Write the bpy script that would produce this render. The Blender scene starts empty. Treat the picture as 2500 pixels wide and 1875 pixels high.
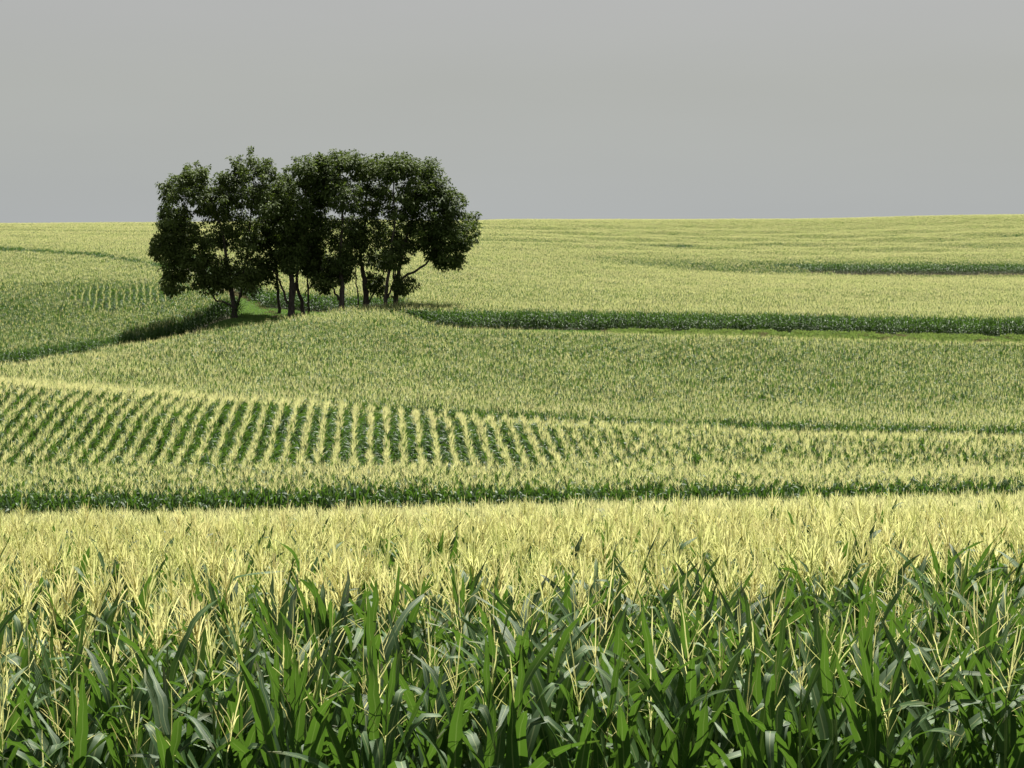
import bpy, math, random
import numpy as np
from mathutils import Vector

R = math.radians
random.seed(7)
rng = np.random.default_rng(7)
scene = bpy.context.scene
COL = scene.collection

# ------------------------------------------------------------------ camera, sky, sun, exposure
F = 5414.0                      # focal length in pixels of a 2500 px wide frame
PITCH = math.atan(377.5 / F)
cam = bpy.data.cameras.new('camera')
cam.sensor_width = 36.0
cam.lens = 36.0 * F / 2500.0
cam.clip_start = 0.1
cam.clip_end = 9000.0
camo = bpy.data.objects.new('camera', cam)
COL.objects.link(camo)
camo.location = (0, 0, 0)
camo.rotation_euler = (math.pi / 2 - PITCH, 0, 0)
scene.camera = camo

SUN_EL, SUN_AZ = R(58), R(20)   # azimuth to the right of the viewing direction (+Y)
world = bpy.data.worlds.new('World')
scene.world = world
world.use_nodes = True
nt = world.node_tree
nt.nodes.clear()
wout = nt.nodes.new('ShaderNodeOutputWorld')
bg_sky = nt.nodes.new('ShaderNodeBackground')
bg_cloud = nt.nodes.new('ShaderNodeBackground')
sky = nt.nodes.new('ShaderNodeTexSky')
sky.sky_type = 'NISHITA'
sky.sun_disc = False
sky.sun_elevation = SUN_EL
sky.sun_rotation = SUN_AZ
sky.air_density = 1.0
sky.dust_density = 3.0
bg_sky.inputs['Strength'].default_value = 0.05
nt.links.new(sky.outputs[0], bg_sky.inputs['Color'])
tc = nt.nodes.new('ShaderNodeTexCoord')
sep = nt.nodes.new('ShaderNodeSeparateXYZ')
nt.links.new(tc.outputs['Generated'], sep.inputs[0])
ramp = nt.nodes.new('ShaderNodeValToRGB')     # colour of the grey cloud deck by height above the horizon
cr = ramp.color_ramp
cr.elements[0].position = 0.0
cr.elements[0].color = (0.452, 0.476, 0.482, 1)
cr.elements[1].position = 1.0
cr.elements[1].color = (0.455, 0.455, 0.465, 1)
e = cr.elements.new(0.03); e.color = (0.436, 0.458, 0.450, 1)
e = cr.elements.new(0.065); e.color = (0.430, 0.444, 0.425, 1)
e = cr.elements.new(0.11); e.color = (0.452, 0.453, 0.449, 1)
nt.links.new(sep.outputs['Z'], ramp.inputs[0])
mp = nt.nodes.new('ShaderNodeMapping')
mp.inputs['Scale'].default_value = (3.0, 3.0, 14.0)
nt.links.new(tc.outputs['Generated'], mp.inputs[0])
wn = nt.nodes.new('ShaderNodeTexNoise')
wn.inputs['Scale'].default_value = 1.6
wn.inputs['Detail'].default_value = 4.0
nt.links.new(mp.outputs[0], wn.inputs['Vector'])
wr = nt.nodes.new('ShaderNodeMapRange')
wr.inputs['To Min'].default_value = 0.95
wr.inputs['To Max'].default_value = 1.05
nt.links.new(wn.outputs['Fac'], wr.inputs['Value'])
vm = nt.nodes.new('ShaderNodeVectorMath')
vm.operation = 'SCALE'
nt.links.new(ramp.outputs['Color'], vm.inputs[0])
nt.links.new(wr.outputs[0], vm.inputs['Scale'])
nt.links.new(vm.outputs[0], bg_cloud.inputs['Color'])
bg_cloud.inputs['Strength'].default_value = 0.347
wmix = nt.nodes.new('ShaderNodeMixShader')
wmix.inputs[0].default_value = 0.93
nt.links.new(bg_sky.outputs[0], wmix.inputs[1])
nt.links.new(bg_cloud.outputs[0], wmix.inputs[2])
nt.links.new(wmix.outputs[0], wout.inputs['Surface'])

sun = bpy.data.lights.new('sun', 'SUN')
sun.energy = 4.6
sun.angle = R(0.53)
sun.color = (1.0, 0.95, 0.86)
suno = bpy.data.objects.new('sun', sun)
COL.objects.link(suno)
to_sun = Vector((math.sin(SUN_AZ) * math.cos(SUN_EL), math.cos(SUN_AZ) * math.cos(SUN_EL), math.sin(SUN_EL)))
suno.rotation_euler = to_sun.to_track_quat('Z', 'Y').to_euler()
suno.location = to_sun * 50

vs = scene.view_settings
vs.view_transform = 'Standard'
vs.look = 'None'
vs.exposure = 1.5
vs.gamma = 1.0
vs.use_curve_mapping = False
scene.cycles.max_bounces = 8
scene.cycles.diffuse_bounces = 5
scene.cycles.glossy_bounces = 2
scene.cycles.transmission_bounces = 6
scene.cycles.use_adaptive_sampling = False

# ------------------------------------------------------------------ helpers
def tag(o, label=None, cat=None, group=None, kind=None):
    if label: o['label'] = label
    if cat: o['category'] = cat
    if group: o['group'] = group
    if kind: o['kind'] = kind
    return o

def mesh_from(name, V, FQ, mats, midx=None, uv=None, smooth=True):
    """V (n,3); FQ list of faces (tuples)."""
    me = bpy.data.meshes.new(name)
    me.from_pydata([tuple(v) for v in V], [], [tuple(f) for f in FQ])
    for m in mats:
        me.materials.append(m)
    if midx is not None:
        me.polygons.foreach_set('material_index', np.asarray(midx, dtype=np.int32))
    if smooth:
        me.polygons.foreach_set('use_smooth', np.ones(len(me.polygons), dtype=bool))
    if uv is not None:
        l = me.uv_layers.new(name='UVMap')
        vi = np.zeros(len(me.loops), dtype=np.int32)
        me.loops.foreach_get('vertex_index', vi)
        l.data.foreach_set('uv', np.asarray(uv, dtype=np.float32)[vi].ravel())
    me.update()
    return me

class Geo:
    """collects pieces into one mesh"""
    def __init__(self):
        self.V, self.F, self.M, self.UV, self.n = [], [], [], [], 0
    def add(self, V, Fs, m=0, UV=None):
        V = np.asarray(V, dtype=float)
        self.V.append(V)
        self.UV.append(np.zeros((len(V), 2)) if UV is None else np.asarray(UV, dtype=float))
        n = self.n
        self.F += [tuple(i + n for i in f) for f in Fs]
        self.M += [m] * len(Fs)
        self.n += len(V)
    def extend(self, g, T=None, off=(0, 0, 0)):
        V = np.concatenate(g.V)
        if T is not None: V = V @ T.T
        V = V + np.asarray(off)
        n = self.n
        self.V.append(V); self.UV.append(np.concatenate(g.UV))
        self.F += [tuple(i + n for i in f) for f in g.F]
        self.M += g.M
        self.n += len(V)
    def mesh(self, name, mats):
        return mesh_from(name, np.concatenate(self.V), self.F, mats, self.M, np.concatenate(self.UV))

def tube(pts, rad, k=4, cap=False):
    """tapered tube along pts"""
    P = np.asarray(pts, dtype=float); n = len(P)
    rad = np.asarray(rad, dtype=float) * np.ones(n)
    T = np.gradient(P, axis=0)
    T /= np.linalg.norm(T, axis=1)[:, None] + 1e-9
    ref = np.array([0.31, 0.95, 0.05]) if abs(T[0][2]) > 0.5 else np.array([0, 0, 1.0])
    V = []
    for i in range(n):
        a = np.cross(T[i], ref); a /= np.linalg.norm(a) + 1e-9
        b = np.cross(T[i], a)
        for j in range(k):
            t = 2 * math.pi * j / k
            V.append(P[i] + rad[i] * (math.cos(t) * a + math.sin(t) * b))
    Fs = [(i * k + j, i * k + (j + 1) % k, (i + 1) * k + (j + 1) % k, (i + 1) * k + j) for i in range(n - 1) for j in range(k)]
    if cap: Fs.append(tuple(range((n - 1) * k, n * k)))
    return np.array(V), Fs

def depr(v):
    return math.tan(PITCH + math.atan((v - 937.5) / F))

def at(u, v, d):
    """world point seen at picture position (u, v) of the 2500 px photograph, d metres away"""
    return np.array([(u - 1250) / F * d, d, -d * depr(v)])

def pchip(x, y, xi):
    x = np.asarray(x, float); y = np.asarray(y, float)
    h = np.diff(x); dl = np.diff(y) / h
    m = np.zeros_like(y)
    m[0], m[-1] = dl[0], dl[-1]
    for i in range(1, len(x) - 1):
        if dl[i - 1] * dl[i] > 0:
            w1, w2 = 2 * h[i] + h[i - 1], h[i] + 2 * h[i - 1]
            m[i] = (w1 + w2) / (w1 / dl[i - 1] + w2 / dl[i])
    k = np.clip(np.searchsorted(x, xi) - 1, 0, len(x) - 2)
    t = (xi - x[k]) / h[k]
    return ((1 + 2 * t) * (1 - t) ** 2 * y[k] + t * (1 - t) ** 2 * h[k] * m[k] + t * t * (3 - 2 * t) * y[k + 1] + t * t * (t - 1) * h[k] * m[k + 1])

# ------------------------------------------------------------------ materials
def new_mat(name):
    m = bpy.data.materials.new(name)
    m.use_nodes = True
    m.node_tree.nodes.clear()
    return m, m.node_tree.nodes, m.node_tree.links

def leafy(name, c_dark, c_light, trans, rough=0.45, spec=0.5, tfac=0.35, midrib=None, scale=0.35, underside=None, rnd=0.5, wear=None):
    """leaf material: principled + translucent, colour varies by plant and along the place"""
    m, N, L = new_mat(name)
    out = N.new('ShaderNodeOutputMaterial')
    pr = N.new('ShaderNodeBsdfPrincipled')
    pr.inputs['Roughness'].default_value = rough
    pr.inputs['Specular IOR Level'].default_value = spec
    tr = N.new('ShaderNodeBsdfTranslucent')
    mx = N.new('ShaderNodeMixShader'); mx.inputs[0].default_value = tfac
    oi = N.new('ShaderNodeObjectInfo')
    geo = N.new('ShaderNodeNewGeometry')
    no = N.new('ShaderNodeTexNoise'); no.inputs['Scale'].default_value = scale; no.inputs['Detail'].default_value = 3
    L.new(geo.outputs['Position'], no.inputs['Vector'])
    ma = N.new('ShaderNodeMath'); ma.operation = 'MULTIPLY_ADD'
    ma.inputs[1].default_value = rnd
    L.new(oi.outputs['Random'], ma.inputs[0])
    mb = N.new('ShaderNodeMath'); mb.operation = 'MULTIPLY_ADD'; mb.inputs[1].default_value = 1.6; mb.inputs[2].default_value = -0.3 - rnd / 2
    L.new(no.outputs['Fac'], mb.inputs[0])
    L.new(mb.outputs[0], ma.inputs[2])
    ma.use_clamp = True
    mc = N.new('ShaderNodeMix'); mc.data_type = 'RGBA'
    mc.inputs['A'].default_value = (*c_dark, 1); mc.inputs['B'].default_value = (*c_light, 1)
    L.new(ma.outputs[0], mc.inputs['Factor'])
    col = mc.outputs['Result']
    if midrib:
        uv = N.new('ShaderNodeUVMap')
        sp = N.new('ShaderNodeSeparateXYZ'); L.new(uv.outputs[0], sp.inputs[0])
        ab = N.new('ShaderNodeMath'); ab.operation = 'SUBTRACT'; ab.inputs[1].default_value = 0.5
        L.new(sp.outputs['X'], ab.inputs[0])
        ab2 = N.new('ShaderNodeMath'); ab2.operation = 'ABSOLUTE'; L.new(ab.outputs[0], ab2.inputs[0])
        mr = N.new('ShaderNodeMapRange'); mr.inputs['From Min'].default_value = 0.025; mr.inputs['From Max'].default_value = 0.065
        mr.inputs['To Min'].default_value = 0.75; mr.inputs['To Max'].default_value = 0.0
        L.new(ab2.outputs[0], mr.inputs['Value'])
        # fine veins running along the blade
        wv = N.new('ShaderNodeMath'); wv.operation = 'MULTIPLY'; wv.inputs[1].default_value = 95
        L.new(sp.outputs['X'], wv.inputs[0])
        sn = N.new('ShaderNodeMath'); sn.operation = 'SINE'; L.new(wv.outputs[0], sn.inputs[0])
        vr = N.new('ShaderNodeMapRange'); vr.inputs['From Min'].default_value = -1; vr.inputs['To Min'].default_value = 0.86; vr.inputs['To Max'].default_value = 1.12
        L.new(sn.outputs[0], vr.inputs['Value'])
        sc = N.new('ShaderNodeVectorMath'); sc.operation = 'SCALE'; L.new(col, sc.inputs[0]); L.new(vr.outputs[0], sc.inputs['Scale'])
        # dry yellowed tips
        tip = N.new('ShaderNodeMapRange'); tip.inputs['From Min'].default_value = 0.86; tip.inputs['From Max'].default_value = 1.0
        tip.inputs['To Max'].default_value = 0.5
        L.new(sp.outputs['Y'], tip.inputs['Value'])
        m0 = N.new('ShaderNodeMix'); m0.data_type = 'RGBA'; L.new(tip.outputs[0], m0.inputs['Factor']); L.new(sc.outputs[0], m0.inputs['A'])
        m0.inputs['B'].default_value = (0.20, 0.17, 0.05, 1)
        m2 = N.new('ShaderNodeMix'); m2.data_type = 'RGBA'; L.new(mr.outputs[0], m2.inputs['Factor']); L.new(m0.outputs['Result'], m2.inputs['A'])
        m2.inputs['B'].default_value = (*midrib, 1)
        col = m2.outputs['Result']
        bp = N.new('ShaderNodeBump'); bp.inputs['Strength'].default_value = 0.25; bp.inputs['Distance'].default_value = 0.002
        L.new(sn.outputs[0], bp.inputs['Height']); L.new(bp.outputs[0], pr.inputs['Normal'])
    L.new(col, pr.inputs['Base Color'])
    ts = N.new('ShaderNodeMix'); ts.data_type = 'RGBA'; ts.blend_type = 'MIX'; ts.inputs['Factor'].default_value = 0.75
    L.new(col, ts.inputs['A']); ts.inputs['B'].default_value = (*trans, 1)
    L.new(ts.outputs['Result'], tr.inputs['Color'])
    L.new(pr.outputs[0], mx.inputs[1]); L.new(tr.outputs[0], mx.inputs[2])
    L.new(mx.outputs[0], out.inputs['Surface'])
    return m

M_LEAF = leafy('corn_leaf', (0.021, 0.060, 0.016), (0.056, 0.124, 0.024), (0.092, 0.190, 0.015), rough=0.57, spec=0.36, tfac=0.31, midrib=(0.22, 0.27, 0.11), scale=0.5, rnd=0.7)
M_STALK = leafy('corn_stalk', (0.10, 0.16, 0.04), (0.15, 0.21, 0.06), (0.1, 0.2, 0.03), rough=0.5, spec=0.4, tfac=0.08, scale=3.0)
M_TASSEL = leafy('corn_tassel', (0.71, 0.63, 0.33), (0.57, 0.63, 0.23), (0.67, 0.67, 0.29), rough=0.7, spec=0.2, tfac=0.5, scale=0.08, rnd=1.0)
M_TREE = leafy('tree_foliage', (0.036, 0.060, 0.018), (0.086, 0.118, 0.028), (0.11, 0.165, 0.018), rough=0.65, spec=0.15, tfac=0.25, scale=0.6, rnd=0.3)
M_GRASS = leafy('grass_blade', (0.06, 0.14, 0.03), (0.15, 0.23, 0.05), (0.18, 0.32, 0.05), rough=0.6, spec=0.3, tfac=0.35, scale=0.25, rnd=0.6)
M_WEED = leafy('weed_leaf', (0.10, 0.17, 0.04), (0.23, 0.29, 0.08), (0.25, 0.36, 0.08), rough=0.6, spec=0.3, tfac=0.3, scale=0.2, rnd=0.7)
M_DRY = leafy('dry_weed', (0.18, 0.16, 0.08), (0.30, 0.26, 0.14), (0.2, 0.19, 0.1), rough=0.8, spec=0.1, tfac=0.2, scale=0.4, rnd=0.6)

def bark():
    m, N, L = new_mat('tree_bark')
    out = N.new('ShaderNodeOutputMaterial'); pr = N.new('ShaderNodeBsdfPrincipled')
    pr.inputs['Roughness'].default_value = 0.9
    geo = N.new('ShaderNodeNewGeometry')
    mp = N.new('ShaderNodeMapping'); mp.inputs['Scale'].default_value = (7, 7, 1.4)
    L.new(geo.outputs['Position'], mp.inputs[0])
    no = N.new('ShaderNodeTexNoise'); no.inputs['Scale'].default_value = 1.5; no.inputs['Detail'].default_value = 5
    L.new(mp.outputs[0], no.inputs['Vector'])
    rp = N.new('ShaderNodeValToRGB')
    rp.color_ramp.elements[0].position = 0.35; rp.color_ramp.elements[0].color = (0.025, 0.020, 0.016, 1)
    rp.color_ramp.elements[1].position = 0.7; rp.color_ramp.elements[1].color = (0.09, 0.075, 0.06, 1)
    L.new(no.outputs['Fac'], rp.inputs[0]); L.new(rp.outputs[0], pr.inputs['Base Color'])
    bp = N.new('ShaderNodeBump'); bp.inputs['Strength'].default_value = 0.8; bp.inputs['Distance'].default_value = 0.05
    L.new(no.outputs['Fac'], bp.inputs['Height']); L.new(bp.outputs[0], pr.inputs['Normal'])
    L.new(pr.outputs[0], out.inputs['Surface'])
    return m
M_BARK = bark()

def soil():
    m, N, L = new_mat('field_soil')
    out = N.new('ShaderNodeOutputMaterial'); pr = N.new('ShaderNodeBsdfPrincipled')
    pr.inputs['Roughness'].default_value = 0.95
    geo = N.new('ShaderNodeNewGeometry')
    no = N.new('ShaderNodeTexNoise'); no.inputs['Scale'].default_value = 0.8; no.inputs['Detail'].default_value = 8
    L.new(geo.outputs['Position'], no.inputs['Vector'])
    rp = N.new('ShaderNodeValToRGB')
    rp.color_ramp.elements[0].position = 0.35; rp.color_ramp.elements[0].color = (0.035, 0.045, 0.018, 1)
    rp.color_ramp.elements[1].position = 0.68; rp.color_ramp.elements[1].color = (0.085, 0.070, 0.040, 1)
    L.new(no.outputs['Fac'], rp.inputs[0]); L.new(rp.outputs[0], pr.inputs['Base Color'])
    n2 = N.new('ShaderNodeTexNoise'); n2.inputs['Scale'].default_value = 9.0; n2.inputs['Detail'].default_value = 5
    L.new(geo.outputs['Position'], n2.inputs['Vector'])
    bp = N.new('ShaderNodeBump'); bp.inputs['Strength'].default_value = 0.6; bp.inputs['Distance'].default_value = 0.08
    L.new(n2.outputs['Fac'], bp.inputs['Height']); L.new(bp.outputs[0], pr.inputs['Normal'])
    L.new(pr.outputs[0], out.inputs['Surface'])
    return m
M_SOIL = soil()

# ------------------------------------------------------------------ terrain
CORN = 2.45            # usual height of a plant with its tassel
NEAR = [(11.6, 0), (15, 0), (20, 0), (30, 0), (45, 0), (62, 0), (78, 0)]
PROFILE = {            # height of the crop surface, as sighting lines (distance, picture row), one line of sight per entry
    0:    [(11.3,1650),(15,1462),(20,1368),(30,1306),(45,1275),(62,1263),(78,1260),(82,1256),(87,1174),(93,1132),(98,1095),(108,1000),(118,932),(124,925),(134,918),(150,883),(165,905),(185,930),(212,848),(235,783),(250,720),(265,690),(300,640),(335,606),(345,598),(400,575),(520,550),(600,545),(700,549)],
    570:  [(11.5,1610),(15,1448),(20,1358),(30,1300),(45,1268),(62,1255),(78,1250),(82,1250),(87,1170),(93,1132),(98,1103),(108,1010),(114,968),(120,966),(130,982),(140,950),(165,860),(180,815),(190,796),(210,762),(226,727),(245,697),(265,677),(300,637),(340,607),(400,580),(520,551),(600,541),(700,546)],
    960:  [(11.7,1585),(15,1436),(20,1348),(30,1290),(45,1258),(62,1245),(78,1240),(82,1240),(87,1162),(93,1132),(98,1108),(106,1030),(112,996),(118,1000),(128,1018),(137,976),(150,935),(170,865),(190,808),(206,774),(221,747),(228,735),(240,717),(265,690),(300,655),(340,627),(420,590),(520,557),(620,537),(720,542)],
    1250: [(12.0,1565),(15,1430),(20,1343),(30,1288),(45,1252),(62,1238),(78,1232),(82,1232),(87,1160),(93,1132),(98,1112),(106,1050),(110,1020),(116,1028),(128,1045),(137,994),(150,955),(170,885),(190,825),(200,803),(206,800),(221,752),(240,733),(265,704),(300,672),(340,641),(420,597),(520,560),(620,535),(720,540)],
    1900: [(12.2,1545),(15,1420),(20,1337),(30,1280),(45,1245),(62,1226),(78,1220),(82,1220),(87,1158),(93,1140),(98,1120),(104,1070),(108,1046),(114,1058),(126,1075),(137,1019),(150,985),(170,905),(190,842),(200,821),(206,820),(221,759),(250,735),(300,697),(340,678),(362,671),(370,667),(380,636),(430,610),(500,582),(560,560),(650,534),(750,541)],
    2500: [(12.4,1535),(15,1410),(20,1327),(30,1270),(45,1235),(62,1216),(78,1208),(82,1208),(87,1156),(93,1142),(98,1124),(103,1080),(107,1058),(113,1070),(126,1090),(137,1031),(150,1000),(170,920),(190,860),(200,834),(206,831),(221,770),(250,745),(300,705),(340,685),(362,677),(370,671),(380,638),(430,610),(500,572),(560,550),(650,523),(750,531)],
}
def between(u0, u1, f, cut, more):
    a, b = [p for p in PROFILE[u0] if p[0] < cut], [p for p in PROFILE[u1] if p[0] < cut]
    ds = [p[0] for p in a]
    ys = np.interp(ds, ds, [p[1] for p in a]) * (1 - f) + np.interp(ds, [p[0] for p in b], [p[1] for p in b]) * f
    far = [300, 340, 345, 400, 520, 600, 700]
    ya = np.interp(far, *zip(*PROFILE[u0])) * (1 - f) + np.interp(far, *zip(*PROFILE[u1])) * f
    return list(zip(ds, ys)) + more + list(zip(far, ya))
PROFILE[140] = between(0, 570, 0.25, 128, [(135,922),(150,888),(163,864),(175,878),(190,897),(215,832),(235,772),(250,721),(265,688)])
PROFILE[285] = between(0, 570, 0.50, 128, [(138,938),(150,895),(165,862),(178,840),(190,850),(200,862),(219,813),(240,755),(250,721),(265,686)])
PROFILE[430] = between(0, 570, 0.75, 128, [(138,950),(150,912),(165,866),(180,830),(188,817),(197,822),(206,830),(224,783),(245,712),(265,683)])
PROFILE[1090] = between(960, 1250, 0.45, 199, [(200,797),(206,791),(221,750),(240,729),(265,700)])
UG = np.linspace(-700, 3200, 157)
LG = np.linspace(math.log(0.5), math.log(6000), 700)
def build_height_table():
    us = [-700] + sorted(PROFILE) + [3200]
    rows = []
    for u in us:
        tab = PROFILE[min(max(u, 0), 2500)]
        d = [0.5, 4.0, 8.0] + [a for a, b in tab]
        z = [-1.75, -2.3, -3.55] + [-a * depr(b) - CORN for a, b in tab]
        zl, dl = z[-1], d[-1]
        d += [1000, 1600, 3000, 6000]
        z += [zl - 6, zl - 22, zl - 60, zl - 120]
        rows.append(pchip(np.log(d), z, LG))
    rows = np.array(rows)
    return np.array([pchip(us, rows[:, j], UG) for j in range(len(LG))])       # (nd, nu)
HT = build_height_table()
def ground(x, d):
    x = np.asarray(x, float); d = np.asarray(d, float)
    dd = np.maximum(d, 0.51)
    u = np.clip(1250 + F * x / np.maximum(dd, 8.0), -700, 3199.9)
    a = np.clip((u - UG[0]) / (UG[1] - UG[0]), 0, len(UG) - 1.001)
    b = np.clip((np.log(dd) - LG[0]) / (LG[1] - LG[0]), 0, len(LG) - 1.001)
    i, j = a.astype(int), b.astype(int)
    fa, fb = a - i, b - j
    z = (HT[j, i] * (1 - fa) + HT[j, i + 1] * fa) * (1 - fb) + (HT[j + 1, i] * (1 - fa) + HT[j + 1, i + 1] * fa) * fb
    # low swells across the far hill, running up to the right
    w = np.clip((dd - 380) / 60, 0, 1) * np.clip((600 - dd) / 90, 0, 1)
    rgt = np.clip((u - 1150) / 300, 0, 1)
    z = z + w * (0.22 * np.sin(2 * math.pi * (dd - 0.85 * x * rgt) / 41) * (0.35 + 0.65 * rgt) + 0.15 * np.sin(2 * math.pi * (dd + 0.3 * x) / 27 + 1))
    return z

def wobble(x, y, s, seed=0.0):
    return (np.sin(x / s * 1.3 + seed) * np.cos(y / s * 0.9 + 1.7 * seed) + 0.6 * np.sin(x / s * 2.7 + y / s * 1.9 + 2.3 + seed) + 0.4 * np.sin(-x / s * 4.1 + y / s * 5.3 + seed * 3)) / 2.0

def build_ground():
    ds = np.concatenate([np.linspace(-40, 8, 25), np.exp(np.linspace(math.log(8.6), math.log(5500), 330))])
    ts = np.linspace(-1, 1, 121)
    X = np.array([[t * max(40.0, 0.42 * abs(d)) for t in ts] for d in ds])
    D = np.repeat(ds[:, None], len(ts), 1)
    Z = ground(X, D)
    V = np.stack([X, D, Z], -1).reshape(-1, 3)
    n = len(ts)
    Fs = [(i * n + j, i * n + j + 1, (i + 1) * n + j + 1, (i + 1) * n + j) for i in range(len(ds) - 1) for j in range(n - 1)]
    o = bpy.data.objects.new('ground', mesh_from('ground', V, Fs, [M_SOIL]))
    COL.objects.link(o)
    tag(o, 'rolling brown farm soil under the corn', None, None, 'structure')
build_ground()

# ------------------------------------------------------------------ where corn grows
def U(x, d): return 1250 + F * x / d
def lin(u, pts):
    return np.interp(u, [p[0] for p in pts], [p[1] for p in pts])
C_EDGE = [(-700,170),(0,172),(140,184),(285,194),(430,193),(520,191),(570,191),(620,197),(682,203),(850,221),(965,229),(1010,238)]
G_FRONT = [(-700,205),(0,211),(300,219),(600,228)]
H_FRONT = [(600,243),(690,240),(760,237),(850,237.5),(960,239),(1010,238)]
def path_right(d): return -24.5 - 0.233 * (d - 232)
def corn_here(x, d):
    u = U(x, d)
    ok = np.ones(len(x), bool)
    ok &= ~((d > 80.6) & (d < 85.8))
    # clearing with the grove and the grass track
    clear = (u < 1010) & (d > lin(u, C_EDGE)) & (d < np.where(x < path_right(d) - 2.3, lin(u, G_FRONT), lin(u, H_FRONT)))
    track = (d > 205) & (d < 335) & (x < path_right(d)) & (x > path_right(d) - 4.7) & (d > lin(u, C_EDGE))
    ok &= ~(clear | track)
    t = np.clip((u - 820) / 200, 0, 1)
    ok &= ~((u > 820) & (d > 136.6 - 10 * t) & (d < 136.6))
    # grass waterway on the right
    t = np.clip((u - 915) / 150, 0, 1)
    ok &= ~((u > 915) & (d > 221.5 - 15.5 * t) & (d < 221.5))
    t = np.clip((u - 1790) / 250, 0, 1)
    ok &= ~((u > 1790) & (d > 380 - 7.5 * t) & (d < 380))
    # grass backslope on the left hill
    dl = lin(u, [(-700,352),(0,345),(221,331),(389,302),(560,287),(620,280)])
    ok &= ~((u < 600) & (d > dl - 12) & (d < dl))
    # terrace lines near the skyline
    for pts, w in (([(1100,455),(1300,450),(1650,446),(1900,470),(2200,520)], 5.0), ([(1500,392),(2000,440),(2600,520)], 3.0)):
        dd = lin(u, pts)
        ok &= ~((u > pts[0][0]) & (u < pts[-1][0]) & (d > dd - w) & (d < dd))
    return ok

def in_view(x, d, m=1.0):
    half = 1250 / F * d
    return np.abs(x) < half * (1 + 0.16 * m) + 2.2

def rows_across(d0, d1, slope, along, step):
    xs, ds, an = [], [], []
    k = 0
    while True:
        dr = d0 + k * step
        if dr > d1: break
        half = 1250 / F * dr * 1.2 + 3
        n = int(2 * half / along)
        x = -half + (np.arange(n) + rng.random()) * along
        xs.append(x); ds.append(dr + slope * x)
        k += 1
    x = np.concatenate(xs); d = np.concatenate(ds)
    return x, d, np.full(len(x), math.atan(slope))

def rows_along(d0, d1, az, along, step, u0=-600, u1=3100):
    ca, sa = math.cos(az), math.sin(az)
    half = 75
    ks = np.arange(-half, half, step)
    ss = np.arange(d0 - 20, d1 + 20, along)
    K, S = np.meshgrid(ks, ss, indexing='ij')
    S = S + rng.random((len(ks), 1)) * along
    x = (K * ca + S * sa).ravel(); d = (-K * sa + S * ca).ravel()
    u = U(x, d)
    ok = (d > d0) & (d < d1) & (u > u0) & (u < u1)
    return x[ok], d[ok], np.full(ok.sum(), math.pi / 2 - az)

# ------------------------------------------------------------------ corn plant shapes
def leaf_geo(r, L, W, phi0, bend, bpos, bsharp, az, twist, z0, nseg, across, wav=0.0, droop=0.0):
    s = np.linspace(0, 1, nseg + 1)
    phi = phi0 + bend / (1 + np.exp(-(s - bpos) / bsharp)) + droop * s * s
    ds = L / nseg
    pm = (phi[1:] + phi[:-1]) / 2
    rr = np.concatenate([[0.012], 0.012 + np.cumsum(np.sin(pm)) * ds])
    zz = np.concatenate([[0], np.cumsum(np.cos(pm)) * ds])
    side = np.cumsum(np.concatenate([[0], r.normal(0, 0.02, nseg)])) * L * 0.4
    C = np.stack([rr, side, zz], 1)
    Nn = np.stack([-np.cos(phi), 0 * phi, np.sin(phi)], 1)
    B = np.tile(np.array([0, 1.0, 0]), (nseg + 1, 1))
    tw = twist * s
    B2 = B * np.cos(tw)[:, None] + Nn * np.sin(tw)[:, None]
    N2 = -B * np.sin(tw)[:, None] + Nn * np.cos(tw)[:, None]
    prof = (0.5 + 0.5 * np.clip(s / 0.32, 0, 1) ** 0.8) * np.clip(1 - s ** 2.1, 0, 1) ** 0.85
    w = W * 0.5 * prof
    w[-1] = 0.001
    ph = r.random() * 6.28
    w1 = wav * np.sin(s * 13 + ph) * (s > 0.1); w2 = wav * np.sin(s * 13 + ph + 2) * (s > 0.1)
    fold = 0.32 * (1 - 0.5 * s)
    Lf = C + B2 * w[:, None] + N2 * (w * fold + w1)[:, None]
    Rt = C - B2 * w[:, None] + N2 * (w * fold + w2)[:, None]
    cols = [Lf, C, Rt] if across == 2 else [Lf, Rt]
    m = len(cols)
    V = np.stack(cols, 1).reshape(-1, 3)
    us = [0, 0.5, 1] if across == 2 else [0.1, 0.4]
    UV = np.array([[uu, t] for t in s for uu in us])
    Fs = [(i * m + j, i * m + j + 1, (i + 1) * m + j + 1, (i + 1) * m + j) for i in range(nseg) for j in range(m - 1)]
    ca, sa = math.cos(az), math.sin(az)
    V = np.stack([V[:, 0] * ca - V[:, 1] * sa, V[:, 0] * sa + V[:, 1] * ca, V[:, 2] + z0], 1)
    return V, Fs, UV

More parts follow.
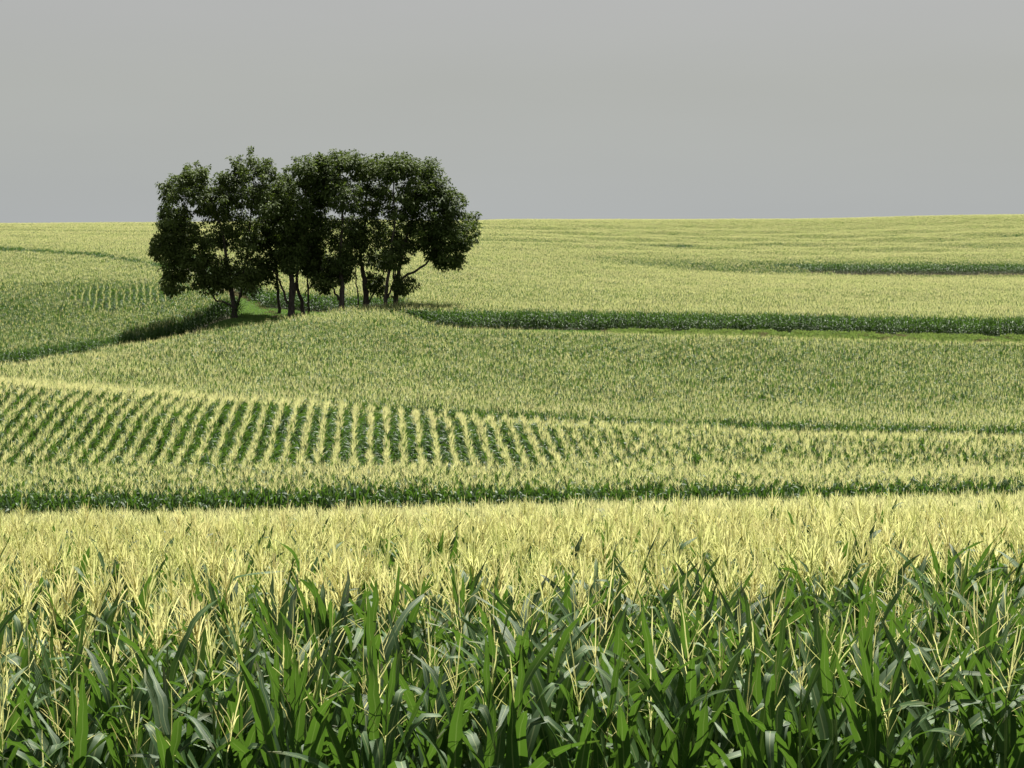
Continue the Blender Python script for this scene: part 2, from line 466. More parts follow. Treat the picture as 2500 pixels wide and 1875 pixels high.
def leaf_set(r, nl, nseg, across, detail, zlow=0.30, ztop=1.93, lush=False):
    az0 = r.random() * 6.283
    out = []
    for i in range(nl):
        f = i / (nl - 1)
        z0 = zlow + (ztop - zlow) * f ** 0.95 + r.normal(0, 0.02)
        L = (0.66 + 0.30 * math.sin(math.pi * min(1, f * 0.9 + 0.12)) - 0.20 * max(0, f - 0.7) / 0.3) * (0.9 + 0.2 * r.random())
        W = (0.088 + 0.018 * math.sin(math.pi * f) - 0.018 * max(0, f - 0.75) / 0.25) * (0.9 + 0.2 * r.random())
        phi0 = R(38 - 18 * f + r.normal(0, 5))
        q = r.random()
        if f < 0.5:
            bend, bpos, bs, dr = R(45 + 60 * r.random()), 0.35 + 0.2 * r.random(), 0.07 + 0.08 * r.random(), R(35)
        elif q < 0.30:
            bend, bpos, bs, dr = R(85 + 60 * r.random()), 0.45 + 0.25 * r.random(), 0.02 + 0.04 * r.random(), R(10)
        elif q < 0.55:
            bend, bpos, bs, dr = R(40 + 40 * r.random()), 0.5, 0.15, R(30)
        else:
            bend, bpos, bs, dr = R(4 + 14 * r.random()), 0.6, 0.15, R(8)
        if not lush and f > 0.6: L *= 0.85
        if lush:
            W *= 0.92 - 0.16 * max(0, f - 0.5) / 0.5
            if f > 0.4: L *= 1.0 + 0.12 * (f - 0.4) / 0.6
            if f > 0.35 and q > 0.30: phi0 = R(21 + r.normal(0, 7)); bend *= 0.5
        az = az0 + math.pi * i + r.normal(0, 0.45)
        out.append(leaf_geo(r, L, W, phi0, bend, bpos, bs, az, r.normal(0, 0.7), z0, nseg, across, 0.006 if detail else 0.0, dr))
    return out

NB = [0]
def tassel_geo(r, z0, detail, thick=1.0, nb=None, slim=1.0, tall=1.0, narrow=1.0):
    g = Geo()
    nb = nb or int(r.integers(5, 10))
    NB[0] = nb
    lean = r.normal(0, 0.05, 2)
    def pos(h): return np.array([lean[0] * h * 2, lean[1] * h * 2, z0 + h])
    Hc = (0.36 + 0.10 * r.random()) * tall
    def strand(P, rad):
        n = len(P)
        if detail:
            rr = np.array([rad * (1.0 + 0.25 * (k % 2)) for k in range(n)]); rr[0] = rad * 0.6; rr[-1] = rad * 0.3
            a0 = r.random() * 3.14                 # two thin crossed vanes, knobbly with spikelets
            for a in (a0, a0 + 1.57):
                off = np.array([math.cos(a), math.sin(a), 0.35 * math.sin(3 * a)])[None, :] * rr[:, None] * 1.15
                g.add(np.concatenate([P - off, P + off]), [(k, k + 1, n + k + 1, n + k) for k in range(n - 1)], 2)
        else:
            w = rad * 1.9 * thick
            a = r.random() * 3.14
            off = np.array([math.cos(a), math.sin(a), 0]) * w / 2
            V = np.concatenate([P - off, P + off]); V[n - 1] = P[-1] - off * 0.4; V[2 * n - 1] = P[-1] + off * 0.4
            g.add(V, [(k, k + 1, n + k + 1, n + k) for k in range(n - 1)], 2)
    ns = 7 if detail else 2
    hs = np.linspace(0.0, Hc, ns + 1)
    P = np.array([pos(h) for h in hs])
    if detail: P[1:, :2] += r.normal(0, 0.0015, (ns, 2))
    strand(P, 0.0054 * slim)
    for b in range(nb):
        h0 = 0.02 + 0.15 * (b / nb) + 0.01 * r.random()
        a = b * 2.4 + r.normal(0, 0.4)
        th = narrow * R(18 + 34 * r.random() * (1.15 - b / nb))
        curve = R(r.normal(14, 16))
        Lb = tall * (0.17 + 0.13 * r.random()) * (1.1 - 0.3 * b / nb)
        n = 6 if detail else 2
        p = pos(h0); P = [p]
        for k in range(n):
            t = th + curve * (k + 0.5) / n
            p = p + np.array([math.sin(t) * math.cos(a), math.sin(t) * math.sin(a), math.cos(t)]) * Lb / n
            P.append(p)
        P = np.array(P)
        if detail: P[1:] += r.normal(0, 0.0015, (n, 3))
        strand(P, 0.0045 * slim)
    return g

def stalk_geo(r, ztop, k=5):
    hs = np.array([-0.1, 0.3, 0.62, 0.9, 1.15, 1.4, 1.62, 1.8, 1.95, ztop + 0.02]) if k > 3 else np.array([0, 1.2, ztop])
    P = np.stack([r.normal(0, 0.006, len(hs)), r.normal(0, 0.006, len(hs)), hs], 1)
    P[-1, :2] = 0
    return tube(P, np.interp(hs, [0, 1.2, 1.95, ztop], [0.014, 0.012, 0.008, 0.004]), k)

def lush_top(r): return float(r.choice([1.80, 1.94, 2.10, 2.16]))
def lush_tassel(r): return dict(nb=int(r.integers(3, 8)), slim=0.44, tall=1.0)
CORN_MATS = [M_LEAF, M_STALK, M_TASSEL]
def plant_geo(r, lod):
    g = Geo()
    if lod <= 1:
        lv = leaf_set(r, 12 + 2 * (lod == 0), 10, 2, True, lush=(lod == 0), ztop=1.93 if lod else 2.0); zt = lush_top(r) if lod == 0 else 2.06
        for V, Fs, UV in lv: g.add(V, Fs, 0, UV)
        V, Fs = stalk_geo(r, zt); g.add(V, Fs, 1)
        g.extend(tassel_geo(r, zt, True, **(lush_tassel(r) if lod == 0 else dict(slim=0.74, nb=int(r.integers(10, 16)), narrow=0.62))))
    elif lod == 2:
        for V, Fs, UV in leaf_set(r, 10, 5, 1, False): g.add(V, Fs, 0, UV)
        V, Fs = stalk_geo(r, 2.06, 3); g.add(V, Fs, 1)
        g.extend(tassel_geo(r, 2.06, False, 1.45, 7))
    elif lod == 3:
        for V, Fs, UV in leaf_set(r, 8, 4, 1, False): g.add(V, Fs, 0, UV)
        g.extend(tassel_geo(r, 2.0, False, 1.25, 5))
    elif lod == 3.5:
        for V, Fs, UV in leaf_set(r, 9, 4, 1, False): g.add(V, Fs, 0, UV)
        g.extend(tassel_geo(r, 2.0, False, 0.85, 3))
    else:
        for V, Fs, UV in leaf_set(r, 6, 3, 1, False, 0.5): g.add(V, Fs, 0, UV * np.array([1, 1]))
        g.extend(tassel_geo(r, 2.0, False, 1.4, 4))
    return g
def rotz(a):
    c, s = math.cos(a), math.sin(a)
    return np.array([[c, -s, 0], [s, c, 0], [0, 0, 1.0]])

protos = bpy.data.collections.new('corn_shapes')
PROTO_N = []
def proto(me):
    o = bpy.data.objects.new('corn_shape.%03d' % len(PROTO_N), me)
    protos.objects.link(o); PROTO_N.append(o)
LOD = {}
LOD[1] = (0, 12)
for i in range(12): proto(plant_geo(np.random.default_rng(100 + i), 1).mesh('corn_plant', CORN_MATS))
LOD[0] = (42, 14)
LOD[2] = (12, 10)
for i in range(10): proto(plant_geo(np.random.default_rng(200 + i), 2).mesh('corn_plant', CORN_MATS))
LOD[3] = (22, 10)
for i in range(10):
    r = np.random.default_rng(300 + i); g = Geo()
    for k in range(6):
        s = 0.92 + 0.16 * r.random()
        g.extend(plant_geo(r, 3), rotz(r.random() * 6.28) * s, (-0.5 + (k + 0.5) / 6 + r.normal(0, 0.02), r.normal(0, 0.03), 0))
    proto(g.mesh('corn_row', CORN_MATS))
LOD[4] = (32, 8)
for i in range(8):
    r = np.random.default_rng(400 + i); g = Geo()
    for row in (-0.38, 0.38):
        for k in range(11):
            s = 0.92 + 0.16 * r.random()
            g.extend(plant_geo(r, 4), rotz(r.random() * 6.28) * s, (-1 + (k + 0.5) / 5.5 + r.normal(0, 0.03), row + r.normal(0, 0.04), 0))
    proto(g.mesh('corn_row', CORN_MATS))

for i in range(14): proto(plant_geo(np.random.default_rng(700 + i), 0).mesh('corn_plant', CORN_MATS))

for i in range(6):
    r = np.random.default_rng(800 + i); g = Geo()
    for k in range(6):
        s = 0.92 + 0.16 * r.random()
        g.extend(plant_geo(r, 3.5), rotz(r.random() * 6.28) * s, (-0.5 + (k + 0.5) / 6 + r.normal(0, 0.02), r.normal(0, 0.03), 0))
    proto(g.mesh('corn_row', CORN_MATS))

def points_object(name, P, rot, scl, idx, coll, label, kind='stuff'):
    me = bpy.data.meshes.new(name)
    me.vertices.add(len(P))
    me.vertices.foreach_set('co', np.asarray(P, np.float32).ravel())
    for nm, ty, key, arr in (('rot', 'FLOAT_VECTOR', 'vector', rot), ('scl', 'FLOAT', 'value', scl), ('idx', 'INT', 'value', idx)):
        a = me.attributes.new(nm, ty, 'POINT')
        a.data.foreach_set(key, np.asarray(arr, np.int32 if ty == 'INT' else np.float32).ravel())
    o = bpy.data.objects.new(name, me)
    COL.objects.link(o)
    ng = bpy.data.node_groups.new(name, 'GeometryNodeTree')
    ng.interface.new_socket('Geometry', in_out='INPUT', socket_type='NodeSocketGeometry')
    ng.interface.new_socket('Geometry', in_out='OUTPUT', socket_type='NodeSocketGeometry')
    N, L = ng.nodes, ng.links
    gi, go = N.new('NodeGroupInput'), N.new('NodeGroupOutput')
    ip = N.new('GeometryNodeInstanceOnPoints')
    ci = N.new('GeometryNodeCollectionInfo'); ci.inputs['Collection'].default_value = coll
    ci.inputs['Separate Children'].default_value = True; ci.inputs['Reset Children'].default_value = True
    ip.inputs['Pick Instance'].default_value = True
    def attr(nm, ty):
        n = N.new('GeometryNodeInputNamedAttribute'); n.data_type = ty; n.inputs['Name'].default_value = nm
        return n.outputs['Attribute']
    L.new(gi.outputs[0], ip.inputs['Points']); L.new(ci.outputs[0], ip.inputs['Instance'])
    L.new(attr('idx', 'INT'), ip.inputs['Instance Index'])
    er = N.new('FunctionNodeEulerToRotation'); L.new(attr('rot', 'FLOAT_VECTOR'), er.inputs[0])
    L.new(er.outputs[0], ip.inputs['Rotation']); L.new(attr('scl', 'FLOAT'), ip.inputs['Scale'])
    L.new(ip.outputs[0], go.inputs[0])
    o.modifiers.new('scatter', 'NODES').node_group = ng
    tag(o, label, None, None, kind)
    return o

# ------------------------------------------------------------------ lay the crop out
SX, SD, SR, SI, SS = [], [], [], [], []
def put(x, d, ang, lod, jit, flip_only):
    ok = corn_here(x, d) & in_view(x, d)
    x, d, ang = x[ok], d[ok], ang[ok]
    n = len(x)
    x = x + rng.normal(0, jit, n); d = d + rng.normal(0, jit, n)
    rot = ang + (rng.integers(0, 2, n) * math.pi if flip_only else rng.random(n) * 6.283)
    b, c = LOD[lod]
    SX.append(x); SD.append(d); SR.append(rot)
    pick = b + rng.integers(0, c, n)
    if lod == 3:                       # some stands tassel less than others
        u = U(x, d)
        p = np.where((u < 600) & (d > 205), 0.95, np.where(d < 205, np.clip((d - 140) / 45, 0, 1) * 0.90, 0.30)) + 0.25 * wobble(x, d, 14.0, 3.0)
        g = rng.random(n) < p
        pick[g] = 56 + rng.integers(0, 6, g.sum())
    SI.append(pick)
    hv = 1 + 0.035 * wobble(x, d, 9.0, 1.0) + 0.03 * wobble(x, d, 2.6, 4.0)
    SS.append(hv * (1 + rng.normal(0, 0.05 if lod < 3 else 0.02, n)))

x, d, a = rows_across(11.75, 79.0, 0.15, 0.165, 0.76)
sel = d < 80.4
x, d, a = x[sel], d[sel], a[sel]
near = d < 42
x_near, d_near = x[near & in_view(x, d)], d[near & in_view(x, d)]
put(x[~near], d[~near], a[~near], 2, 0.04, False)
x, d, a = rows_across(85.9, 95.0, 0.0, 0.165, 0.76); put(x, d, a, 2, 0.03, False)
x, d, a = rows_along(95.4, 124.0, math.atan((930 - 1250) / F), 0.165, 0.76)
fade = np.clip((U(x, d) - 1250) / 450, 0, 1)
x = x + rng.normal(0, 1, len(x)) * 0.26 * fade
put(x, d, a, 2, 0.03, False)
x, d, a = rows_across(124.6, 132.0, 0.0, 0.165, 0.76); put(x, d, a, 2, 0.03, False)
def g_rows(x, d):
    u = U(x, d); return (u > 180 + 25 * np.sin(d)) & (u < 520) & (d > 243 + 3 * np.sin(u / 23)) & (d < 259 + 3 * np.sin(u / 17))
x, d, a = rows_across(132.7, 268.0, 0.0, 1.0, 0.76); s = ~g_rows(x, d); put(x[s], d[s], a[s], 3, 0.03, True)
x, d, a = rows_along(238, 266, math.atan((330 - 1250) / F), 1.0, 0.76, 120, 560); s = g_rows(x, d); x, d, a = x[s], d[s], a[s]; put(x, d, a, 3, 0.03, True)
x, d, a = rows_across(269.2, 735.0, 0.0, 2.0, 1.52); put(x, d, a, 4, 0.05, True)

# near field: the plants that show largest become things of their own
n = len(x_near)
jx = x_near + rng.normal(0, 0.05, n); jd = d_near + rng.normal(0, 0.05, n)
jr = rng.random(n) * 6.283
lush = (jd - 0.15 * jx < 15.5 + 0.38 * jx + rng.normal(0, 0.4, n)) | (rng.random(n) < 0.02)
jv = np.where(lush, 42 + rng.integers(0, 14, n), rng.integers(0, 12, n))
js = (1 + 0.05 * wobble(jx, jd, 3.0, 2.0)) * (1 + rng.normal(0, 0.055, n))
front = jd - 0.15 * jx
vis = (np.abs(jx) < 1250 / F * jd + 0.15)
order = np.argsort(np.where(vis, front, 1e9))
single = np.zeros(n, bool); single[order[:296]] = True
SX.append(jx[~single]); SD.append(jd[~single]); SR.append(jr[~single]); SI.append(jv[~single]); SS.append(js[~single])
SX, SD, SR, SI, SS = map(np.concatenate, (SX, SD, SR, SI, SS))
Zc = ground(SX, SD)
tilt = rng.normal(0, 0.03, (len(SX), 2))
points_object('corn_crop', np.stack([SX, SD, Zc], 1), np.concatenate([tilt, SR[:, None]], 1), SS, SI, protos, 'green corn crop with pale yellow tassels covering the rolling hills')
print('corn instances', len(SX))

# individual plants
def make_plant_parts(i):
    lu = i < 14
    r = np.random.default_rng(700 + i if lu else 100 + i - 14)
    lv = leaf_set(r, 12 + 2 * lu, 10, 2, True, lush=lu, ztop=2.0 if lu else 1.93); zt = lush_top(r) if lu else 2.06
    parts = []
    V, Fs = stalk_geo(r, zt); parts.append(('stalk', mesh_from('stalk', V, Fs, [M_STALK])))
    for V, Fs, UV in lv: parts.append(('leaf', mesh_from('leaf', V, Fs, [M_LEAF], None, UV)))
    t = tassel_geo(r, zt, True, **(lush_tassel(r) if lu else dict(slim=0.74, nb=int(r.integers(10, 16)), narrow=0.62))); t.M = [0] * len(t.M)
    parts.append(('tassel', t.mesh('tassel', [M_TASSEL])))
    TRAITS.append((zt, NB[0]))
    return parts
TRAITS = []
PARTS = [make_plant_parts(i) for i in range(26)]
ROWS = ['front', 'second', 'third', 'fourth', 'fifth', 'sixth', 'seventh', 'eighth', 'ninth', 'tenth', 'eleventh', 'twelfth']
ONES = ['', 'first', 'second', 'third', 'fourth', 'fifth', 'sixth', 'seventh', 'eighth', 'ninth', 'tenth', 'eleventh', 'twelfth', 'thirteenth', 'fourteenth', 'fifteenth', 'sixteenth', 'seventeenth', 'eighteenth', 'nineteenth']
def ordinal(k):
    if k < 20: return ONES[k]
    tens = {2: ('twentieth', 'twenty'), 3: ('thirtieth', 'thirty'), 4: ('fortieth', 'forty'), 5: ('fiftieth', 'fifty'), 6: ('sixtieth', 'sixty')}[k // 10]
    return tens[0] if k % 10 == 0 else tens[1] + '-' + ONES[k % 10]
def add_plant(x, d, rot, parts, s, label):
    o = bpy.data.objects.new('corn_plant', None)
    o.empty_display_size = 0.2
    o.location = (x, d, float(ground(np.array([x]), np.array([d]))[0]))
    o.rotation_euler = (random.gauss(0, 0.03), random.gauss(0, 0.03), rot)
    o.scale = (s, s, s)
    COL.objects.link(o)
    tag(o, label, 'corn plant', 'corn plants along the near edge of the field')
    for nm, me in parts:
        c = bpy.data.objects.new(nm, me); c.parent = o; COL.objects.link(c)
    return o
by_row = {}
for k in order[:296]:
    row = int(round((front[k] - 11.75) / 0.76))
    by_row.setdefault(min(max(row, 0), 11), []).append(k)
for row, ks in sorted(by_row.items()):
    ks.sort(key=lambda k: jx[k] / jd[k])
    for q, k in enumerate(ks):
        var = int(jv[k]) - 42 if jv[k] >= 42 else int(jv[k]) + 14
        zt, nb = TRAITS[var]
        look = 'sunken tassel' if zt < 1.85 else ('sparse tan tassel' if nb <= 4 else ('bushy tan tassel' if nb >= 6 else 'open tan tassel'))
        size = 'tall ' if js[k] > 1.05 else ('short ' if js[k] < 0.95 else '')
        place = 'leftmost' if q == 0 else ('rightmost' if q == len(ks) - 1 else ordinal(q + 1) + ' from left')
        add_plant(jx[k], jd[k], jr[k], PARTS[var], js[k], '%scorn plant with %s, %s in the %s row' % (size, look, place, ROWS[row]))
# plants that stand out above the crop
def standout(seed, leaves):
    r = np.random.default_rng(seed)
    parts = [p for p in PARTS[seed % 14]]
    for L, W, p0, bend, bpos, bs, az, z0 in leaves:
        V, Fs, UV = leaf_geo(r, L, W, R(p0), R(bend), bpos, bs, az, 0.15, z0, 11, 2, 0.005, 0.05)
        parts.append(('leaf', mesh_from('leaf', V, Fs, [M_LEAF], None, UV)))
    return parts
A = standout(3, [(0.80, 0.105, 8, 72, 0.50, 0.03, 0.15, 1.95), (0.52, 0.085, 12, 10, 0.5, 0.1, 2.4, 1.9), (0.75, 0.11, 18, 115, 0.55, 0.04, 0.6, 1.75), (0.6, 0.10, 12, 150, 0.5, 0.03, -0.5, 1.8)])
add_plant(-2.36, 16.9, 0.0, A, 1.03, 'tall corn plant with pale leaf folded right above the tassels, left half')
B = standout(6, [(0.62, 0.09, 6, 60, 0.5, 0.04, 0.2, 1.95), (0.5, 0.08, 10, 8, 0.5, 0.1, 1.2, 1.95), (0.6, 0.09, 14, 110, 0.5, 0.04, 2.8, 1.9)])
add_plant(1.75, 23.6, 0.3, B, 1.03, 'tall corn plant with folded green leaf rising over the tassels, right half')

# ------------------------------------------------------------------ trees
PX = 23.5
def grow_tree(name, label, d, trunk, r0, limbs, lobes, seed, dens=1.0):
    r = np.random.default_rng(seed)
    base = at(trunk[0][0], trunk[0][1], d)
    base[2] = float(ground(np.array([base[0]]), np.array([base[1]]))[0])
    root = bpy.data.objects.new(name, None); root.location = base; COL.objects.link(root)
    tag(root, label, 'tree', 'trees of the grove in the cornfield')
    def smooth_path(pts, n):
        P = np.array(pts, float); t = np.arange(len(P)); ti = np.linspace(0, len(P) - 1, n)
        return np.stack([pchip(t, P[:, k], ti) if len(P) > 2 else np.interp(ti, t, P[:, k]) for k in range(3)], 1)
    skel = []                         # (point, radius)
    def path(pts, ra, rb, n):
        P = smooth_path(pts, n)
        P[1:-1] += r.normal(0, 0.05, P[1:-1].shape)
        rad = ra + (rb - ra) * np.linspace(0, 1, n) ** 1.15
        for p, q in zip(P, rad): skel.append((p, q))
        return P, rad
    tp = [base - np.array([0, 0, 0.4])] + [at(q[0], q[1], d + (q[2] if len(q) > 2 else 0)) for q in trunk[1:]]
    P, rad = path(tp, r0, 0.05, 16)
    rad[0] *= 1.5; rad[1] *= 1.12
    V, Fs = tube(P - base, rad, 8)
    o = bpy.data.objects.new('trunk', mesh_from('trunk', V, Fs, [M_BARK])); o.parent = root; COL.objects.link(o)
    for lp, rl in limbs:
        P, rad = path([at(q[0], q[1], d + (q[2] if len(q) > 2 else 0)) for q in lp], rl, 0.04, 12)
        V, Fs = tube(P - base, rad, 6)
        o = bpy.data.objects.new('limb', mesh_from('limb', V, Fs, [M_BARK])); o.parent = root; COL.objects.link(o)
    # leaf clumps in the lobes of the crown
    clumps = []
    for lb in lobes:
        u, v, ru, rv = lb[:4]
        dd = lb[4] if len(lb) > 4 else r.normal(0, 1.3)
        den = lb[5] if len(lb) > 5 else 1.0
        c = at(u, v, d + dd); ru, rv = ru / PX, rv / PX
        rd = 0.5 * (ru + rv) * 1.15
        nn = int(7.6 * (ru * rv * rd) ** 0.72 * den * dens) + 4
        for _ in range(nn):
            q = r.normal(0, 1, 3); q /= np.linalg.norm(q)
            q *= (0.25 + 0.75 * r.random()) ** 0.6
            clumps.append((c + q * np.array([ru, rd, rv]) * 0.92, q))
    # looser clumps between neighbouring lobes and ragged sprays beyond them
    nlb = len(lobes)
    for _ in range(int(18 * nlb * dens) if nlb > 2 else 0):
        a, b = lobes[int(r.integers(nlb))], lobes[int(r.integers(nlb))]
        if math.hypot(a[0] - b[0], a[1] - b[1]) > 105: continue
        t = r.random()
        c = at(a[0] * t + b[0] * (1 - t), a[1] * t + b[1] * (1 - t), d + r.normal(0, 1.6))
        q = r.normal(0, 1, 3); q /= np.linalg.norm(q)
        rr = (a[2] * t + b[2] * (1 - t)) / PX * (0.3 + 0.85 * r.random())
        clumps.append((c + q * rr, q))
    ragged = []
    for lb in lobes:
        c = at(lb[0], lb[1], d)
        for _ in range(9):
            q = r.normal(0, 1, 3); q[2] = q[2] * 0.8 + 0.25; q /= np.linalg.norm(q)
            e = q * np.array([lb[2], 0.5 * (lb[2] + lb[3]), lb[3]]) / PX
            for f in (0.98, 1.12, 1.26)[:int(r.integers(2, 4))]:
                p = c + e * f + r.normal(0, 0.08, 3)
                clumps.append((p, q)); ragged.append(p)
    ragged = set(tuple(p) for p in ragged)
    # branches out to each clump
    base_pts = len(skel)
    br = Geo()
    mid = np.array(tp[len(tp) // 2])
    clumps.sort(key=lambda c: np.linalg.norm(c[0] - mid))
    SK = [s[0] for s in skel]; SKR = [s[1] for s in skel]
    for c, q in clumps:
        A = np.array(SK)
        dist = np.linalg.norm(A - c, axis=1) + np.maximum(0, A[:, 2] - c[2]) * 0.8
        k = int(np.argmin(dist))
        s = A[k]; L = np.linalg.norm(c - s)
        if L < 0.3: continue
        n = 4 if L > 1.2 else 3
        t = np.linspace(0, 1, n)[:, None]
        Pp = s + (c - s) * t + np.array([0, 0, 0.12 * L]) * np.sin(t * math.pi) + r.normal(0, 0.05 * L, (n, 3)) * np.sin(t * math.pi)
        ra = min(SKR[k] * 0.7, 0.022 + 0.016 * L)
        V, Fs = tube(Pp - base, np.linspace(ra, 0.012, n), 3); br.add(V, Fs)
        for i in range(1, n): SK.append(Pp[i]); SKR.append(ra * (1 - 0.5 * i / n))
    o = bpy.data.objects.new('branches', br.mesh('branches', [M_BARK])); o.parent = root; COL.objects.link(o)
    o['kind'] = 'stuff'
    # leaves: drooping feathered sprays
    VV, n0 = [], 0
    for c, q in clumps:
        nl = int(34 + 26 * r.random())
        rad = 0.38 + 0.45 * r.random()
        if tuple(c) in ragged: nl, rad = int(nl * 0.3), 0.24
        g = r.normal(0, 1, (nl, 3)); g /= np.linalg.norm(g, axis=1)[:, None]
        g *= (r.random((nl, 1)) ** 0.45) * rad
        g[:, 2] *= 0.62
        p = c + g
        ax = g / (np.linalg.norm(g, axis=1)[:, None] + 1e-6) + 0.5 * q + r.normal(0, 0.45, (nl, 3)); ax[:, 2] -= 0.25
        ax /= np.linalg.norm(ax, axis=1)[:, None]
        sd = np.cross(ax, r.normal(0, 0.5, (nl, 3)) + np.array([0, 0, 1.0])); sd /= np.linalg.norm(sd, axis=1)[:, None] + 1e-6
        Ln = (0.24 + 0.18 * r.random((nl, 1))); Wd = 0.065 + 0.045 * r.random((nl, 1))
        m = p + ax * Ln * 0.55
        tip = p + ax * Ln; tip[:, 2] -= Ln[:, 0] * 0.28
        VV.append(np.stack([p, m + sd * Wd, tip, m - sd * Wd], 1))
    VV = np.concatenate(VV) - base
    nq = len(VV)
    V = VV.reshape(-1, 3)
    me = bpy.data.meshes.new('crown')
    me.vertices.add(nq * 4); me.vertices.foreach_set('co', V.astype(np.float32).ravel())
    idx = np.arange(nq * 4).reshape(-1, 4)
    tri = np.concatenate([idx[:, [0, 1, 3]], idx[:, [1, 2, 3]]])
    me.loops.add(len(tri) * 3); me.loops.foreach_set('vertex_index', tri.astype(np.int32).ravel())
    me.polygons.add(len(tri)); me.polygons.foreach_set('loop_start', (np.arange(len(tri)) * 3).astype(np.int32))
    me.materials.append(M_TREE); me.update(); me.validate()
    o = bpy.data.objects.new('crown', me); o.parent = root; COL.objects.link(o)
    return nq

TREES = [
 dict(d=228, label='leftmost tree of the grove, low limb bending left over the corn', r0=.36,
  trunk=[(572,800),(573,765),(571,738),(567,712),(560,670),(550,600),(530,520),(505,450)],
  limbs=[([(568,748),(545,736),(528,735),(517,718),(500,690),(470,640),(440,600)],.13), ([(575,756),(585,728),(590,700),(600,640),(612,560),(618,480),(620,410)],.16)],
  lobes=[(438,655,36,44),(415,700,13,30),(402,597,26,34),(385,610,14,20),(430,540,36,42),(465,470,50,48),(478,428,32,27),(413,475,16,48,0,.5),(525,500,40,52),(612,412,44,38),(652,420,18,22,0,.6),(625,485,48,40),(585,560,52,58),(520,600,48,48),(540,670,42,38),(612,650,40,42),(505,688,28,26),(690,470,14,30,0,.5),(428,598,38,42),(455,560,42,48),(402,540,16,26),(472,622,42,42),(560,470,32,42),(562,438,20,22),(655,500,28,40),(560,682,42,26),(612,690,32,22)]),
 dict(d=233, label='slim straight trunked tree beside the bright grass track', r0=.20,
  trunk=[(682,786),(681,740),(678,690),(675,650),(680,580),(690,500)],
  limbs=[([(677,705),(666,682),(655,668),(640,640)],.08)],
  lobes=[(665,545,38,40),(652,622,42,44),(640,570,35,35),(702,480,30,38),(645,675,28,22),(692,525,36,44),(700,442,20,28),(672,470,24,28)]),
 dict(d=230, label='thick trunked tree with curved left limb beside the slim tree', r0=.38,
  trunk=[(712,780),(712,735),(712,690),(714,640),(732,560),(748,480),(747,420)],
  limbs=[([(703,742),(692,716),(685,690),(670,665),(655,640)],.15), ([(716,740),(722,700),(735,650),(765,590)],.14)],
  lobes=[(745,418,36,33),(768,455,32,36),(730,510,46,46),(705,598,48,48),(690,560,35,40),(742,575,40,40),(718,650,30,24)]),
 dict(d=231.5, label='left leaning tree right of the thick curved trunk', r0=.24,
  trunk=[(743,772),(736,738),(727,705),(724,670),(738,610),(760,540)],
  limbs=[([(739,728),(752,706),(760,678),(769,652)],.07)],
  lobes=[(762,555,46,46),(752,628,36,32),(775,500,34,34),(770,665,14,16,0,.6)]),
 dict(d=233.5, label='thin pole like tree behind the left leaning trunk', r0=.13,
  trunk=[(753,770),(753,720),(752,665),(758,600)], limbs=[],
  lobes=[(772,600,28,38),(755,625,20,26)]),
 dict(d=230, label='forked tree standing alone in the middle of the grove', r0=.33,
  trunk=[(833,760),(833,722),(835,690),(833,640),(836,560),(832,470),(826,410)],
  limbs=[([(826,734),(816,708),(800,692),(789,680),(782,650)],.13)],
  lobes=[(825,398,34,30),(798,450,38,42),(862,394,36,27),(842,478,46,50),(820,565,50,50),(800,640,38,38),(845,640,26,38),(790,690,22,22),(820,672,26,24),(780,425,24,24,0,.8),(786,402,18,18)]),
 dict(d=232, label='thin wavy sapling between two thick trunks', r0=.09,
  trunk=[(873,748),(874,720),(869,690),(868,662),(865,630)], limbs=[],
  lobes=[(866,622,20,24)]),
 dict(d=234, label='thick dark upright trunk with one branch rising right', r0=.34,
  trunk=[(893,750),(892,695),(885,662),(881,620),(894,520),(900,430)],
  limbs=[([(899,742),(915,712),(930,682),(942,655),(952,610)],.10)],
  lobes=[(898,415,44,33),(930,405,30,26),(912,478,50,48),(900,568,50,52),(926,640,30,36),(914,698,20,26),(872,560,30,40)]),
 dict(d=231, label='twin stemmed tree left of the rightmost leaning tree', r0=.22,
  trunk=[(942,742),(944,702),(950,668),(955,620),(965,520),(960,430)],
  limbs=[([(947,728),(957,702),(962,678),(975,620)],.12)],
  lobes=[(962,412,40,33),(978,488,52,52),(985,570,46,48),(960,628,32,34),(1000,408,22,22)]),
 dict(d=233, label='rightmost tree of the grove, long limb reaching right over corn', r0=.30,
  trunk=[(965,742),(968,704),(970,682),(976,640),(990,590),(1012,520),(1034,450)],
  limbs=[([(970,696),(995,671),(1020,656),(1045,638),(1057,612),(1072,588),(1105,560)],.15), ([(967,700),(960,660),(958,620)],.12)],
  lobes=[(1046,416,31,28),(1062,470,46,42),(1020,480,42,48),(1102,498,38,40),(1085,560,50,46),(1142,556,28,38),(1122,602,24,26),(1052,598,42,32),(1114,635,12,18),(1040,555,46,48),(986,698,26,28),(1075,632,22,14)]),
]
tot = sum(grow_tree('locust_tree', t['label'], t['d'], t['trunk'], t['r0'], t['limbs'], t['lobes'], 50 + i) for i, t in enumerate(TREES))
print('tree leaves', tot)

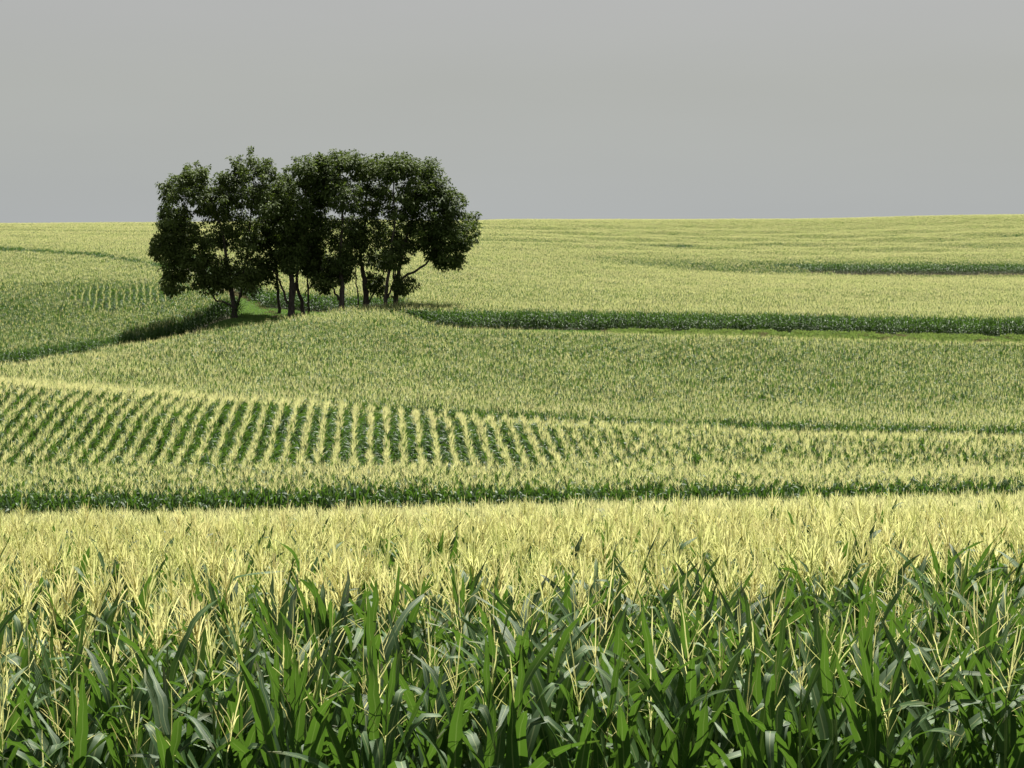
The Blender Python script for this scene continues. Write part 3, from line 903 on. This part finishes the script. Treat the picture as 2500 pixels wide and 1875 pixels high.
# ------------------------------------------------------------------ grass and weeds
gcol = bpy.data.collections.new('grass_shapes')
def blades(r, n, h, w, spread, mat):
    g = Geo()
    for _ in range(n):
        a, t = r.random() * 6.28, abs(r.normal(0, 0.45))
        b = np.array([r.normal(0, spread), r.normal(0, spread), 0])
        hh = h * (0.6 + 0.7 * r.random())
        dirv = np.array([math.sin(t) * math.cos(a), math.sin(t) * math.sin(a), math.cos(t)])
        sd = np.array([-math.sin(a), math.cos(a), 0]) * w
        m = b + dirv * hh * 0.6; tip = b + dirv * hh + np.array([math.cos(a), math.sin(a), -0.3]) * hh * 0.25
        g.add([b - sd, b + sd, m + sd, m - sd, tip], [(0, 1, 2, 3), (3, 2, 4)], 0)
    return g.mesh('grass_tuft', [mat])
def weed(r, n, h, mat):
    g = Geo()
    for _ in range(n):
        q = r.normal(0, 1, 3); q /= np.linalg.norm(q); q[2] = abs(q[2])
        p = q * np.array([h * 0.9, h * 0.9, h]) * (0.4 + 0.6 * r.random())
        ax = q + r.normal(0, 0.5, 3); ax /= np.linalg.norm(ax)
        sd = np.cross(ax, r.normal(0, 1, 3)); sd /= np.linalg.norm(sd)
        g.add([p, p + ax * .08 + sd * .04, p + ax * .18, p + ax * .08 - sd * .04], [(0, 1, 2, 3)], 0)
    return g.mesh('weed_tuft', [mat])
meshes = [blades(np.random.default_rng(600 + i), 26, 0.22, 0.012, 0.16, M_GRASS) for i in range(4)] + [weed(np.random.default_rng(610 + i), 110, 0.42, M_WEED) for i in range(3)] + [weed(np.random.default_rng(620 + i), 90, 0.36, M_DRY) for i in range(2)]
for i, me in enumerate(meshes):
    gcol.objects.link(bpy.data.objects.new('grass_shape.%03d' % i, me))
gx, gd, gi, gs = [], [], [], []
def scatter(n, xf, d0, d1, idx, s, cond):
    dd = d0 + rng.random(n) * (d1 - d0)
    xx = xf[0] + rng.random(n) * (xf[1] - xf[0])
    ok = cond(xx, dd)
    xx, dd = xx[ok], dd[ok]
    gx.append(xx); gd.append(dd); gi.append(rng.choice(idx, len(xx))); gs.append(s * (0.6 + 0.8 * rng.random(len(xx))))
free = lambda x, d: ~corn_here(x, d)
scatter(90000, (-60, -8), 196, 262, [0, 1, 2, 3], 1.3, lambda x, d: free(x, d) & (U(x, d) > 480) & (U(x, d) < 1010))
scatter(2200, (-36, -20), 226, 280, [7, 8], 1.0, lambda x, d: (np.abs(x - path_right(d) + 0.5) < 0.5) & (d > 228))
scatter(50000, (-8, 58), 205, 221.6, [0, 1, 2, 3], 1.3, lambda x, d: free(x, d))
scatter(7000, (9, 58), 213, 220.3, [4, 5, 6], 1.05, lambda x, d: free(x, d) & (wobble(x, d, 2.2, 5.0) > -0.25) & (U(x, d) > 1500 + 60 * np.sin(x)))
scatter(2200, (9, 58), 213, 220, [7, 8], 1.0, lambda x, d: free(x, d) & (wobble(x, d, 3.1, 2.0) > 0.05))
scatter(9000, (34, 105), 371, 381, [0, 1, 2, 3], 0.9, free)
scatter(25000, (-9, 9), 4, 11.4, [0, 1, 2, 3], 1.2, lambda x, d: d - 0.15 * x < 11.4)
gx, gd, gi, gs = map(np.concatenate, (gx, gd, gi, gs))
points_object('grass', np.stack([gx, gd, ground(gx, gd)], 1), np.stack([0 * gx, 0 * gx, rng.random(len(gx)) * 6.283], 1), gs, gi, gcol, 'green grass and weeds of the track and waterway between the corn')
